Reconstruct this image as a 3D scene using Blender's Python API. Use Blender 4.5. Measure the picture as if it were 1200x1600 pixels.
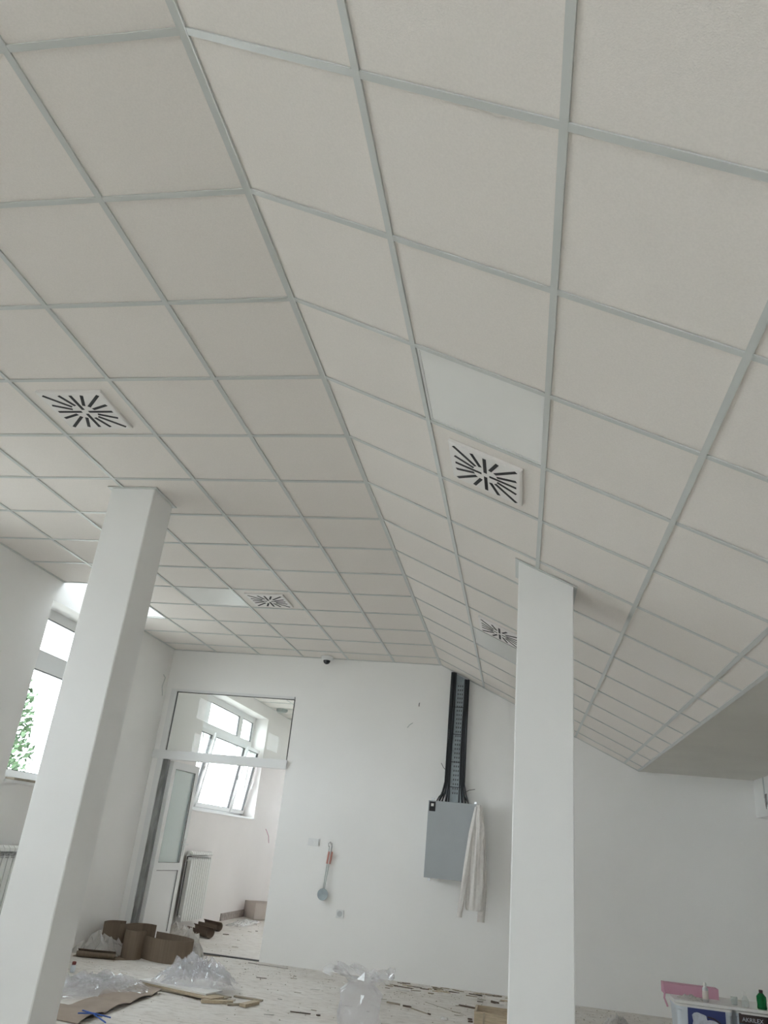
import bpy, bmesh, math, random
from mathutils import Vector, Matrix, noise
for o in list(bpy.data.objects): bpy.data.objects.remove(o)
sc = bpy.context.scene
COL = sc.collection
rnd = random.Random(7)

# ------------------------------------------------------------------ camera
CAMZ = 1.32
cam_data = bpy.data.cameras.new('camera')
cam = bpy.data.objects.new('camera', cam_data); COL.objects.link(cam)
R = ((0.98261956, 0.15981394, 0.09443676),
     (0.02110302, 0.40926517, -0.91217141),
     (-0.18442738, 0.89831037, 0.3987794))
cam.matrix_world = Matrix(((R[0][0], -R[1][0], -R[2][0], 0), (R[0][1], -R[1][1], -R[2][1], 0),
                           (R[0][2], -R[1][2], -R[2][2], CAMZ), (0, 0, 0, 1)))
cam_data.sensor_fit = 'VERTICAL'; cam_data.sensor_height = 36; cam_data.lens = 1193.48 * 36 / 1600
cam_data.clip_start = 0.05; cam_data.clip_end = 200
sc.camera = cam

# ------------------------------------------------------------------ world, exposure
w = bpy.data.worlds.new('overcast_sky'); sc.world = w; w.use_nodes = True
bg = w.node_tree.nodes['Background']
bg.inputs[0].default_value = (0.938, 0.975, 1.045, 1); bg.inputs[1].default_value = 12.6
vs = sc.view_settings
vs.view_transform = 'Standard'; vs.look = 'None'; vs.gamma = 1; vs.use_curve_mapping = False
vs.exposure = -0.36
sc.cycles.max_bounces = 14; sc.cycles.diffuse_bounces = 8; sc.cycles.transparent_max_bounces = 16
sc.cycles.use_denoising = True
sc.cycles.caustics_reflective = False; sc.cycles.caustics_refractive = False

# ------------------------------------------------------------------ materials
def mat(name, col, rough=0.6, metal=0, spec=0.5, noise_amt=0, noise_scale=8, bump=0, bump_scale=60, trans=0, stretch=None, col2=None, thr=None):
    m = bpy.data.materials.new(name); m.use_nodes = True
    nt = m.node_tree; b = nt.nodes['Principled BSDF']
    b.inputs['Base Color'].default_value = (*col, 1); b.inputs['Roughness'].default_value = rough
    b.inputs['Metallic'].default_value = metal; b.inputs['Specular IOR Level'].default_value = spec
    if trans: b.inputs['Transmission Weight'].default_value = trans
    tc = nt.nodes.new('ShaderNodeTexCoord'); src = tc.outputs['Object']
    if stretch:
        mp = nt.nodes.new('ShaderNodeMapping'); mp.inputs['Scale'].default_value = stretch
        nt.links.new(src, mp.inputs[0]); src = mp.outputs[0]
    if noise_amt or col2:
        n = nt.nodes.new('ShaderNodeTexNoise'); n.inputs['Scale'].default_value = noise_scale; n.inputs['Detail'].default_value = 6
        nt.links.new(src, n.inputs['Vector'])
        mx = nt.nodes.new('ShaderNodeMix'); mx.data_type = 'RGBA'
        c2 = col2 if col2 else tuple(max(0, c * (1 - noise_amt)) for c in col)
        mx.inputs[6].default_value = (*c2, 1); mx.inputs[7].default_value = (*col, 1)
        rp = nt.nodes.new('ShaderNodeMapRange')
        lo, hi = thr if thr else (0.3, 0.65)
        rp.inputs[1].default_value = lo; rp.inputs[2].default_value = hi
        nt.links.new(n.outputs[0], rp.inputs[0]); nt.links.new(rp.outputs[0], mx.inputs[0])
        nt.links.new(mx.outputs[2], b.inputs['Base Color'])
    if bump:
        n2 = nt.nodes.new('ShaderNodeTexNoise'); n2.inputs['Scale'].default_value = bump_scale; n2.inputs['Detail'].default_value = 4
        nt.links.new(src, n2.inputs['Vector'])
        bp = nt.nodes.new('ShaderNodeBump'); bp.inputs['Strength'].default_value = bump; bp.inputs['Distance'].default_value = 0.004
        nt.links.new(n2.outputs[0], bp.inputs['Height']); nt.links.new(bp.outputs[0], b.inputs['Normal'])
    return m

def glass_mat(name, tint=(0.96, 0.985, 0.975), ior=1.5, rough=0.0, haze=0.0, haze_col=(0.9, 0.9, 0.9)):
    m = bpy.data.materials.new(name); m.use_nodes = True
    nt = m.node_tree; nt.nodes.clear()
    out = nt.nodes.new('ShaderNodeOutputMaterial')
    t = nt.nodes.new('ShaderNodeBsdfTransparent'); t.inputs[0].default_value = (*tint, 1)
    g = nt.nodes.new('ShaderNodeBsdfGlossy'); g.inputs['Roughness'].default_value = rough
    lw = nt.nodes.new('ShaderNodeLayerWeight'); lw.inputs[0].default_value = 0.5   # Schlick reflectance, same from both sides
    pw = nt.nodes.new('ShaderNodeMath'); pw.operation = 'POWER'; pw.inputs[1].default_value = 5
    f0 = ((ior-1)/(ior+1))**2
    f = nt.nodes.new('ShaderNodeMath'); f.operation = 'MULTIPLY_ADD'; f.inputs[1].default_value = 1-f0; f.inputs[2].default_value = f0
    nt.links.new(lw.outputs['Facing'], pw.inputs[0]); nt.links.new(pw.outputs[0], f.inputs[0])
    base = t.outputs[0]
    if haze:
        d = nt.nodes.new('ShaderNodeBsdfTranslucent'); d.inputs[0].default_value = (*haze_col, 1)
        d2 = nt.nodes.new('ShaderNodeBsdfDiffuse'); d2.inputs[0].default_value = (*haze_col, 1)
        md = nt.nodes.new('ShaderNodeMixShader'); md.inputs[0].default_value = 0.5
        nt.links.new(d.outputs[0], md.inputs[1]); nt.links.new(d2.outputs[0], md.inputs[2])
        mh = nt.nodes.new('ShaderNodeMixShader'); mh.inputs[0].default_value = haze
        nt.links.new(base, mh.inputs[1]); nt.links.new(md.outputs[0], mh.inputs[2]); base = mh.outputs[0]
    mx = nt.nodes.new('ShaderNodeMixShader')
    nt.links.new(f.outputs[0], mx.inputs[0]); nt.links.new(base, mx.inputs[1]); nt.links.new(g.outputs[0], mx.inputs[2])
    nt.links.new(mx.outputs[0], out.inputs[0])
    return m

M = dict(
    wall=mat('white_wall_paint', (0.87, 0.862, 0.845), 0.75, noise_amt=0.03, noise_scale=1.5, bump=0.15, bump_scale=90),
    wall2=mat('warm_white_wall_paint', (0.85, 0.825, 0.81), 0.75, noise_amt=0.03, noise_scale=1.5, bump=0.15, bump_scale=90),
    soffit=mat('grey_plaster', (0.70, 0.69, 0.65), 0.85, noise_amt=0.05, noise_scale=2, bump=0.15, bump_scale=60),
    slab=mat('concrete_slab', (0.35, 0.34, 0.33), 0.9, noise_amt=0.1),
    tile=mat('mineral_tile', (0.85, 0.81, 0.77), 0.85, spec=0.2, noise_amt=0.05, noise_scale=160, bump=0.25, bump_scale=260),
    tee=mat('grey_tee_bar', (0.60, 0.62, 0.605), 0.3, spec=0.5),
    colm=mat('white_column_paint', (0.83, 0.83, 0.82), 0.6, noise_amt=0.02, noise_scale=3),
    pvc=mat('white_pvc', (0.76, 0.765, 0.76), 0.3),
    gasket=mat('dark_gasket', (0.08, 0.08, 0.08), 0.6),
    hinge_gap=mat('grey_hinge_gap_shade', (0.33, 0.34, 0.33), 0.5, noise_amt=0.5, noise_scale=14, stretch=(1, 1, .3)),  # shade of the hinge gap put into a mottled grey
    glass=glass_mat('window_glass', ior=1.3),
    dglass=glass_mat('door_glass', tint=(0.9, 0.95, 0.94), haze=0.35, haze_col=(0.86, 0.92, 0.91)),
    led=mat('opal_diffuser', (0.87, 0.87, 0.85), 0.25, spec=0.6),
    vent=mat('white_vent_metal', (0.84, 0.82, 0.80), 0.4),
    black=mat('black_slot', (0.012, 0.012, 0.014), 0.6),
    cab=mat('grey_enamel_steel', (0.345, 0.37, 0.38), 0.35, noise_amt=0.04, noise_scale=5),
    cabside=mat('pale_grey_enamel', (0.55, 0.57, 0.57), 0.4),
    cable=mat('black_cable_sheath', (0.02, 0.022, 0.026), 0.4),
    tray=mat('galvanised_steel', (0.36, 0.41, 0.43), 0.4, metal=0.3, noise_amt=0.25, noise_scale=12),
    fabric=mat('white_cotton', (0.76, 0.73, 0.70), 0.95, spec=0.1, noise_amt=0.08, noise_scale=30, bump=0.4, bump_scale=200),
    cardp=mat('pale_cardboard', (0.40, 0.335, 0.285), 0.9, spec=0.1, noise_amt=0.14, noise_scale=7),
    card=mat('brown_cardboard', (0.215, 0.17, 0.13), 0.9, spec=0.1, noise_amt=0.14, noise_scale=7, stretch=(9, 9, .4)),
    carddark=mat('dark_brown_cardboard', (0.20, 0.155, 0.125), 0.9, spec=0.1, noise_amt=0.2, noise_scale=9),
    boxm=mat('pale_box_board', (0.62, 0.56, 0.52), 0.85, spec=0.1, noise_amt=0.08, noise_scale=5),
    film=glass_mat('clear_plastic_film', tint=(0.96, 0.96, 0.97), ior=1.75, rough=0.1, haze=0.24, haze_col=(0.95, 0.95, 0.97)),
    foam=glass_mat('milky_packing_film', tint=(0.9, 0.9, 0.88), ior=1.4, rough=0.25, haze=0.72, haze_col=(0.82, 0.80, 0.77)),
    board=mat('white_laminate', (0.78, 0.77, 0.75), 0.45, noise_amt=0.05),
    wood=mat('light_pine', (0.52, 0.43, 0.31), 0.7, noise_amt=0.25, noise_scale=6, stretch=(2, 14, 14)),
    wood2=mat('greyed_offcut_wood', (0.40, 0.35, 0.27), 0.8, noise_amt=0.3, noise_scale=12),
    dark=mat('dark_splinter_wood', (0.13, 0.095, 0.07), 0.8, noise_amt=0.3, noise_scale=20),
    chip=mat('white_plaster_chip', (0.68, 0.67, 0.64), 0.85),
    plinth=mat('bare_grey_render', (0.48, 0.43, 0.40), 0.9, noise_amt=0.35, noise_scale=22, bump=0.6, bump_scale=40),
    rad=mat('white_radiator_enamel', (0.78, 0.79, 0.77), 0.35),
    slot=mat('dark_metal_and_gap_shade', (0.10, 0.10, 0.10), 0.7),  # dark parts, and the shade painted into the radiator gaps
    steel=mat('brushed_steel', (0.45, 0.45, 0.46), 0.3, metal=0.8),
    red=mat('faded_red_plastic', (0.50, 0.22, 0.18), 0.5),
    darkred=mat('dark_red_cap', (0.22, 0.05, 0.04), 0.5),
    blue=mat('blue_plastic', (0.03, 0.10, 0.42), 0.4),
    pink=mat('pink_foam', (0.60, 0.33, 0.42), 0.85, noise_amt=0.08),
    tub=mat('white_tub_plastic', (0.62, 0.67, 0.72), 0.35),
    navy=mat('navy_print', (0.03, 0.045, 0.17), 0.4),
    print_white=mat('pale_print', (0.55, 0.58, 0.66), 0.4, noise_amt=0.3, noise_scale=30),
    teal=mat('teal_print', (0.02, 0.11, 0.16), 0.4),
    brown=mat('dark_brown_print', (0.035, 0.02, 0.02), 0.4),
    green=glass_mat('green_bottle_plastic', tint=(0.02, 0.42, 0.16), haze=0.45, haze_col=(0.01, 0.30, 0.11)),
    clear=glass_mat('clear_bottle_plastic', tint=(0.9, 0.93, 0.92), haze=0.2),
    spk=mat('grey_speaker', (0.34, 0.38, 0.36), 0.6),
    dome=mat('smoked_dome', (0.03, 0.03, 0.035), 0.15),
    leaf=mat('green_leaves', (0.085, 0.15, 0.07), 0.7, noise_amt=0.5, noise_scale=2.5),
    bark=mat('bark', (0.14, 0.10, 0.07), 0.9),
    ground=mat('pale_yard_ground', (0.40, 0.39, 0.36), 0.9, noise_amt=0.1),
)
def floor_material():
    m = bpy.data.materials.new('dusty_screed'); m.use_nodes = True
    nt = m.node_tree; b = nt.nodes['Principled BSDF']; b.inputs['Roughness'].default_value = 0.8
    tc = nt.nodes.new('ShaderNodeTexCoord')
    mp = nt.nodes.new('ShaderNodeMapping'); mp.inputs['Scale'].default_value = (1.0, 2.2, 1)
    nt.links.new(tc.outputs['Object'], mp.inputs[0])
    def nz(scale, det=8):
        n = nt.nodes.new('ShaderNodeTexNoise'); n.inputs['Scale'].default_value = scale; n.inputs['Detail'].default_value = det
        n.inputs['Roughness'].default_value = 0.65; nt.links.new(mp.outputs[0], n.inputs['Vector']); return n.outputs[0]
    def mr(x, a, c, d=0., e=1.):
        r = nt.nodes.new('ShaderNodeMapRange'); r.inputs[1].default_value = a; r.inputs[2].default_value = c
        r.inputs[3].default_value = d; r.inputs[4].default_value = e; nt.links.new(x, r.inputs[0]); return r.outputs[0]
    def mix(f, a, c):
        x = nt.nodes.new('ShaderNodeMix'); x.data_type = 'RGBA'; nt.links.new(f, x.inputs[0])
        for i, v in ((6, a), (7, c)):
            if isinstance(v, tuple): x.inputs[i].default_value = (*v, 1)
            else: nt.links.new(v, x.inputs[i])
        return x.outputs[2]
    big = mr(nz(1.3), 0.35, 0.65)
    c = mix(big, (0.66, 0.62, 0.575), (0.74, 0.715, 0.68))
    c = mix(mr(nz(9), 0.48, 0.66, 0, 0.65), c, (0.46, 0.42, 0.375))
    c = mix(mr(nz(34), 0.62, 0.74, 0, 0.7), c, (0.36, 0.31, 0.26))
    nt.links.new(c, b.inputs['Base Color'])
    bp = nt.nodes.new('ShaderNodeBump'); bp.inputs['Strength'].default_value = 0.5; bp.inputs['Distance'].default_value = 0.01
    nt.links.new(nz(16), bp.inputs['Height']); nt.links.new(bp.outputs[0], b.inputs['Normal'])
    return m
M['floor'] = floor_material()

# ------------------------------------------------------------------ mesh helpers
ORG = {}
class MB:
    def __init__(s): s.v = []; s.f = []
    def poly(s, pts, faces):
        n = len(s.v); s.v += [tuple(p) for p in pts]; s.f += [tuple(i + n for i in f) for f in faces]; return s
    def box(s, a, b, T=None):
        x0, y0, z0 = a; x1, y1, z1 = b
        P = [(x0,y0,z0),(x1,y0,z0),(x1,y1,z0),(x0,y1,z0),(x0,y0,z1),(x1,y0,z1),(x1,y1,z1),(x0,y1,z1)]
        if T: P = [tuple(T @ Vector(p)) for p in P]
        return s.poly(P, [(0,3,2,1),(4,5,6,7),(0,1,5,4),(1,2,6,5),(2,3,7,6),(3,0,4,7)])
    def prism(s, pts, off):
        n = len(pts); o = Vector(off)
        P = [Vector(p) for p in pts] + [Vector(p) + o for p in pts]
        return s.poly(P, [tuple(range(n))[::-1], tuple(range(n, 2*n))] + [(i, (i+1) % n, (i+1) % n + n, i+n) for i in range(n)])
    def tube(s, path, rad, n=8, caps=True):
        path = [Vector(p) for p in path]; rr = rad if isinstance(rad, (list, tuple)) else [rad] * len(path)
        rings = []; prev = None
        for i, p in enumerate(path):
            d = (path[min(i+1, len(path)-1)] - path[max(i-1, 0)]).normalized()
            if prev is None:
                a = Vector((0,0,1)) if abs(d.z) < 0.9 else Vector((1,0,0)); u = d.cross(a).normalized()
            else: u = (prev - d * prev.dot(d)).normalized()
            prev = u; q = d.cross(u)
            rings.append([p + (u * math.cos(2*math.pi*k/n) + q * math.sin(2*math.pi*k/n)) * rr[i] for k in range(n)])
        return s.loft(rings, caps)
    def loft(s, rings, caps=True):
        n = len(rings[0]); b = len(s.v)
        for r in rings: s.v += [tuple(p) for p in r]
        for i in range(len(rings)-1):
            for k in range(n):
                s.f.append((b+i*n+k, b+i*n+(k+1) % n, b+(i+1)*n+(k+1) % n, b+(i+1)*n+k))
        if caps:
            s.f.append(tuple(b+k for k in range(n))[::-1]); s.f.append(tuple(b+(len(rings)-1)*n+k for k in range(n)))
        return s
    def lathe(s, c, prof, n=20):
        return s.loft([[ (c[0]+r*math.cos(2*math.pi*k/n), c[1]+r*math.sin(2*math.pi*k/n), c[2]+z) for k in range(n)] for r, z in prof])
    def ribbon(s, pts, z0, z1, t):
        """upright strip following a plan path, with thickness"""
        n = len(pts); L = []; Rr = []
        for i in range(n):
            a = Vector(pts[max(i-1, 0)]); b = Vector(pts[min(i+1, n-1)]); d = (b-a).normalized(); nn = Vector((-d.y, d.x)) * t/2
            p = Vector(pts[i]); L.append(p+nn); Rr.append(p-nn)
        rings = [[(L[i].x, L[i].y, z0), (Rr[i].x, Rr[i].y, z0), (Rr[i].x, Rr[i].y, z1), (L[i].x, L[i].y, z1)] for i in range(n)]
        return s.loft(rings)
    def build(s, name, m, parent=None, org=None, smooth=False, bevel=0):
        if parent is not None: o0 = Vector(ORG[parent.name])
        else: o0 = Vector(org) if org is not None else Vector((0,0,0))
        me = bpy.data.meshes.new(name); me.from_pydata([tuple(Vector(p)-o0) for p in s.v], [], s.f)
        bm = bmesh.new(); bm.from_mesh(me); bmesh.ops.recalc_face_normals(bm, faces=bm.faces)
        if smooth:
            for f in bm.faces: f.smooth = True
        bm.to_mesh(me); bm.free()
        me.materials.append(M[m] if isinstance(m, str) else m)
        if smooth: me.set_sharp_from_angle(angle=math.radians(40))
        o = bpy.data.objects.new(name, me); COL.objects.link(o)
        if parent is not None: o.parent = parent
        else: o.location = o0
        ORG[o.name] = tuple(o0)
        if bevel:
            b = o.modifiers.new('edge', 'BEVEL'); b.width = bevel; b.segments = 2; b.limit_method = 'ANGLE'
        return o
def tag(o, label, cat, group=None, kind=None):
    o['label'] = label; o['category'] = cat
    if group: o['group'] = group
    if kind: o['kind'] = kind
    return o
def thing(name, org, label=None, cat=None, group=None, kind=None):
    o = bpy.data.objects.new(name, None); COL.objects.link(o); o.location = org; o.empty_display_size = .1; ORG[o.name] = tuple(org)
    if label: o['label'] = label
    if cat: o['category'] = cat
    if group: o['group'] = group
    if kind: o['kind'] = kind
    return o
def struct(name, mb, m, label=None, cat=None, org=(0,0,0)):
    o = mb.build(name, m, org=org); o['kind'] = 'structure'
    if label: o['label'] = label
    if cat: o['category'] = cat
    return o
def share(src, name, loc, parent, rot=None, scale=None):
    o = bpy.data.objects.new(name, src.data); COL.objects.link(o); o.parent = parent
    o.location = loc
    if rot is not None: o.rotation_euler = rot
    if scale: o.scale = scale
    return o

# ------------------------------------------------------------------ layout constants (metres)
XL, YF, YN, XR = -4.62, 9.53, -2.85, 4.3      # left wall, far wall, near wall, right wall
H = 3.46                                      # flat ceiling
XRIDGE, TH = -1.02, math.radians(24.942)
CT, ST = math.cos(TH), math.sin(TH)
SL = 2.58                                     # slope length
XE, ZE = XRIDGE + SL*CT, H - SL*ST            # lower edge of slope -> soffit
Y0, T = 1.3496, 0.6
Y2 = 17.0                                     # end of next room
XW = -4.9                                     # window frame plane
TOPZ = 4.0

# ------------------------------------------------------------------ shell
struct('floor', MB().box((XL-.5, YN-.3, -.2), (XR+.3, Y2+.3, 0)), 'floor', 'dusty pale grey screed floor strewn with building debris', 'floor')

def wall_with_holes(mb, a0, a1, z0, z1, holes, mk):
    """mk(u0,u1,z0,z1) adds a box; holes = [(u0,u1,z0,z1)] sorted"""
    u = a0
    for h0, h1, hz0, hz1 in holes:
        mk(u, h0, z0, z1)
        mk(h0, h1, z0, hz0)
        if hz1 < z1: mk(h0, h1, hz1, z1)
        u = h1
    mk(u, a1, z0, z1)
WZ0, WZ1 = 1.55, 3.25
LW = [(-2.4, -0.5, WZ0, WZ1), (3.2, 5.1, WZ0, WZ1), (6.67, 8.56, WZ0, WZ1), (10.95, 13.92, WZ0, WZ1)]
mb = MB(); wall_with_holes(mb, YN-.2, 9.60, 0, TOPZ, LW[:3], lambda a, b, c, d: mb.box((XL-.38, a, c), (XL, b, d)))
struct('wall_left', mb, 'wall', 'white left wall with a tall deep window', 'wall')
mb = MB(); wall_with_holes(mb, 9.60, Y2, 0, TOPZ, LW[3:], lambda a, b, c, d: mb.box((XL-.38, a, c), (XL, b, d)))
struct('wall_left', mb, 'wall2', 'white left wall of the next room seen through the doorway', 'wall')
# far wall with doorway
DX0, DX1, DZ = -4.545, -2.85, 2.945
mb = MB()
mb.box((XL, YF, 0), (DX0, YF+.15, TOPZ)); mb.box((DX0, YF, DZ), (DX1, YF+.15, TOPZ)); mb.box((DX1, YF, 0), (XR, YF+.15, TOPZ))
struct('wall_far', mb, 'wall', 'white far wall behind the electrical cabinet', 'wall')
NW = [(-2.3, 0.5, 0.9, 3.0)]
mb = MB(); wall_with_holes(mb, XL-.38, XR, 0, TOPZ, NW, lambda a, b, c, d: mb.box((a, YN-.35, c), (b, YN, d)))
struct('wall_near', mb, 'wall')
struct('wall_right', MB().box((XR, YN-.35, 0), (XR+.2, YF+.15, TOPZ)), 'wall')
mb = MB(); wall_with_holes(mb, XL-.38, -1.5, 0, TOPZ, [(-3.9, -2.7, 1.5, 3.2)], lambda a, b, c, d: mb.box((a, Y2, c), (b, Y2+.25, d)))  # opening for the unseen window added to brighten the next room
struct('wall_end', mb, 'wall2')
struct('wall_inner', MB().box((-1.7, YF+.15, 0), (-1.5, Y2, TOPZ)), 'wall2')
# structural slab above everything (with the rooflight opening)
NX0, NX1, NY0, NY1 = XL, XL+.6, Y0+9*T, Y0+11*T
mb = MB()
mb.box((XL-.38, YN-.35, TOPZ), (XR+.2, NY0, TOPZ+.2)); mb.box((XL-.38, NY1, TOPZ), (XR+.2, Y2+.2, TOPZ+.2))
mb.box((NX1, NY0, TOPZ), (XR+.2, NY1, TOPZ+.2)); mb.box((XL-.38, NY0, TOPZ), (NX0, NY1, TOPZ+.2))
struct('ceiling_slab', mb, 'slab')
# rooflight shaft
mb = MB(); z0 = H+.012
mb.box((NX1-.012, NY0, z0), (NX1+.02, NY1, TOPZ)); mb.box((NX0, NY0-.03, z0), (NX1+.02, NY0+.012, TOPZ)); mb.box((NX0, NY1-.012, z0), (NX1+.02, NY1+.03, TOPZ))
sh = struct('trim_1', mb, 'pvc', 'white lined shaft above the bright opening in the ceiling', 'trim')
rl = thing('window_5', (NX0+.3, NY0+.6, TOPZ+.1), 'bright rooflight above the ceiling opening beside the left wall', 'window', kind='structure')
mb = MB(); a = .04
mb.box((NX0, NY0, TOPZ+.06), (NX0+a, NY1, TOPZ+.14)); mb.box((NX1-a, NY0, TOPZ+.06), (NX1, NY1, TOPZ+.14))
mb.box((NX0, NY0, TOPZ+.06), (NX1, NY0+a, TOPZ+.14)); mb.box((NX0, NY1-a, TOPZ+.06), (NX1, NY1, TOPZ+.14))
mb.build('window_frame', 'pvc', rl)
MB().box((NX0+a, NY0+a, TOPZ+.095), (NX1-a, NY1-a, TOPZ+.1)).build('glass_pane', 'glass', rl)

# ------------------------------------------------------------------ suspended ceilings: tiles and tee bars
BW = 0.024
def tile_mesh(name, wx, wy, mname='tile'):
    mb = MB(); g = .003; e = .006
    x0, x1, y0, y1 = g, wx-g, g, wy-g
    P = [(x0,y0,.022),(x1,y0,.022),(x1,y1,.022),(x0,y1,.022),(x0+0,y0+0,.004),(x1,y0,.004),(x1,y1,.004),(x0,y1,.004)]
    mb.poly(P, [(0,1,2,3),(4,7,6,5),(0,4,5,1),(1,5,6,2),(2,6,7,3),(3,7,4,0)])
    me = bpy.data.meshes.new(name); me.from_pydata(mb.v, [], mb.f); me.materials.append(M[mname]); me.update(); return me
class S:  # tiny holder so share() can be used
    def __init__(s, d): s.data = d
full = S(tile_mesh('ceiling_tile', T, T))
rows = list(range(-7, 14))
# flat field: local frame = world, origin at ridge
backing = MB()
zb = H+.035
backing.box((XL, YN, zb), (XRIDGE, NY0-.03, zb+.03)); backing.box((XL, NY1+.03, zb), (XRIDGE, YF, zb+.03)); backing.box((NX1+.02, NY0-.03, zb), (XRIDGE, NY1+.03, zb+.03))
cf = struct('ceiling', backing, 'slab', 'flat part of the white suspended tile ceiling', 'ceiling', org=(XRIDGE, 0, H))
last_h = YF - (Y0+13*T)
cut = S(tile_mesh('ceiling_tile_cut', T, last_h))
skip_flat = {(5, 9), (5, 10), (3, 9)}
for c in range(6):
    for r in rows:
        if (c, r) in skip_flat: continue
        src = cut if r == 13 else full
        share(src, 'ceiling_tile', (-(c+1)*T, Y0+r*T, 0), cf)
def bar(mb, p0, p1):
    mb.box(p0, p1)
ZB0, ZB1 = -.004, .003
mb = MB().box((-BW, YN, ZB0), (0.0, YF, ZB1))          # ridge bar, flat side
mb.build('grid_bar', 'tee').parent = cf
for c in range(1, 6):
    x = -c*T
    o = MB().box((x-BW/2, YN, ZB0), (x+BW/2, YF, ZB1)).build('grid_bar', 'tee'); o.parent = cf
MB_wall = MB().box((XL-XRIDGE, YN, ZB0), (XL-XRIDGE+BW, NY0+BW/2, ZB1)).box((XL-XRIDGE, NY1-BW/2, ZB0), (XL-XRIDGE+BW, YF, ZB1)).box((XL-XRIDGE, YF-BW, ZB0-.0004), (0, YF, ZB1-.0004))
o = MB_wall.build('wall_angle', 'tee'); o.parent = cf
for r in rows:
    y = Y0+r*T; x0 = (NX1-XRIDGE) if r == 10 else (XL-XRIDGE)
    o = MB().box((x0, y-BW/2, ZB0+.0008), (0, y+BW/2, ZB1-.0008)).build('cross_bar', 'tee'); o.parent = cf
# slope field: local x runs down the slope
backing = MB().box((0, YN, .035), (SL, YF, .065))
cs = struct('ceiling', backing, 'slab', 'sloping part of the white suspended tile ceiling, falling to the right', 'ceiling')
cs.location = (XRIDGE, 0, H); cs.rotation_euler = (0, TH, 0)
partial = S(tile_mesh('ceiling_tile_edge', SL-2.4, T)); partial_cut = S(tile_mesh('ceiling_tile_edge_cut', SL-2.4, last_h))
skip_slope = {(1, 2), (1, 9)}
for c in range(5):
    for r in rows:
        if (c, r) in skip_slope: continue
        if c == 4: src = partial_cut if r == 13 else partial
        else: src = cut if r == 13 else full
        share(src, 'ceiling_tile', (c*T, Y0+r*T, 0), cs)
for x0, x1 in [(0.0, BW*.25)] + [(c*T-BW/2, c*T+BW/2) for c in range(1, 5)] + [(SL-BW, SL)]:
    o = MB().box((x0, YN, ZB0), (x1, YF, ZB1)).build('grid_bar', 'tee'); o.parent = cs
for r in rows:
    y = Y0+r*T
    o = MB().box((0, y-BW/2, ZB0+.0008), (SL, y+BW/2, ZB1-.0008)).build('cross_bar', 'tee'); o.parent = cs
o = MB().box((0, YF-BW, ZB0-.0004), (SL, YF, ZB1-.0004)).build('wall_angle', 'tee'); o.parent = cs
# plain lower ceiling to the right
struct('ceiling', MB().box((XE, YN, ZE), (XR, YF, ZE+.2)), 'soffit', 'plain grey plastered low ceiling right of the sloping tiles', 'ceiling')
# next room ceiling
backing = MB().box((XL, YF+.15, zb), (-1.7, Y2, zb+.03))
c2 = struct('ceiling', backing, 'slab', 'white tile ceiling of the next room seen through the transom', 'ceiling', org=(XL, YF+.15, H))
c2['kind'] = 'structure'
for i in range(4):
    for j in range(11):
        share(full, 'ceiling_tile', (i*T, j*T, 0), c2)
rest = MB().box((2.4, 0, .004), (2.92, 7.32, .022)).box((0, 6.6, .004), (2.4, 7.32, .022)).build('ceiling_tile_field', 'tile'); rest.parent = c2
for i in range(5): o = MB().box((i*T-BW/2, 0, ZB0), (i*T+BW/2, 7.3, ZB1)).build('grid_bar', 'tee'); o.parent = c2
for j in range(1, 12): o = MB().box((0, j*T-BW/2, ZB0+.0008), (2.92, j*T+BW/2, ZB1-.0008)).build('cross_bar', 'tee'); o.parent = c2

# ------------------------------------------------------------------ light panels, vents
def frame_of(field):
    if field == 'flat': return Matrix.Translation((XRIDGE, 0, H)), 0
    return Matrix.Translation((XRIDGE, 0, H)) @ Matrix.Rotation(TH, 4, 'Y'), 0
def cell_origin(field, c, r):
    Mx, _ = frame_of(field)
    lx = -(c+1)*T if field == 'flat' else c*T
    return Mx, lx, Y0+r*T
def place(o, field, c, r, dz=0):
    Mx, lx, y = cell_origin(field, c, r)
    o.location = Mx @ Vector((lx+T/2, y+T/2, dz)); o.rotation_euler = (0, 0 if field == 'flat' else TH, 0)
def light_panel(field, c, r, label):
    t = thing('ceiling_light', (0,0,0), label, 'ceiling light', 'square light panels in the ceiling'); ORG[t.name] = (0,0,0)
    h = T/2-.014; f = .012; mb = MB()
    mb.box((-h,-h,.001),(h,-h+f,.02)); mb.box((-h,h-f,.001),(h,h,.02)); mb.box((-h,-h+f,.001),(-h+f,h-f,.02)); mb.box((h-f,-h+f,.001),(h,h-f,.02))
    mb.build('light_frame', 'pvc', t)
    MB().box((-h+f,-h+f,.004),(h-f,h-f,.018)).build('diffuser', 'led', t)
    place(t, field, c, r)
light_panel('flat', 3, 9, 'unlit square light panel in the flat ceiling beside the slotted vent near the left column')
light_panel('slope', 1, 2, 'large unlit square light panel in the sloping ceiling just above the nearest vent there')
light_panel('slope', 1, 9, 'distant unlit light panel in the sloping ceiling just past the far vent')
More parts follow.
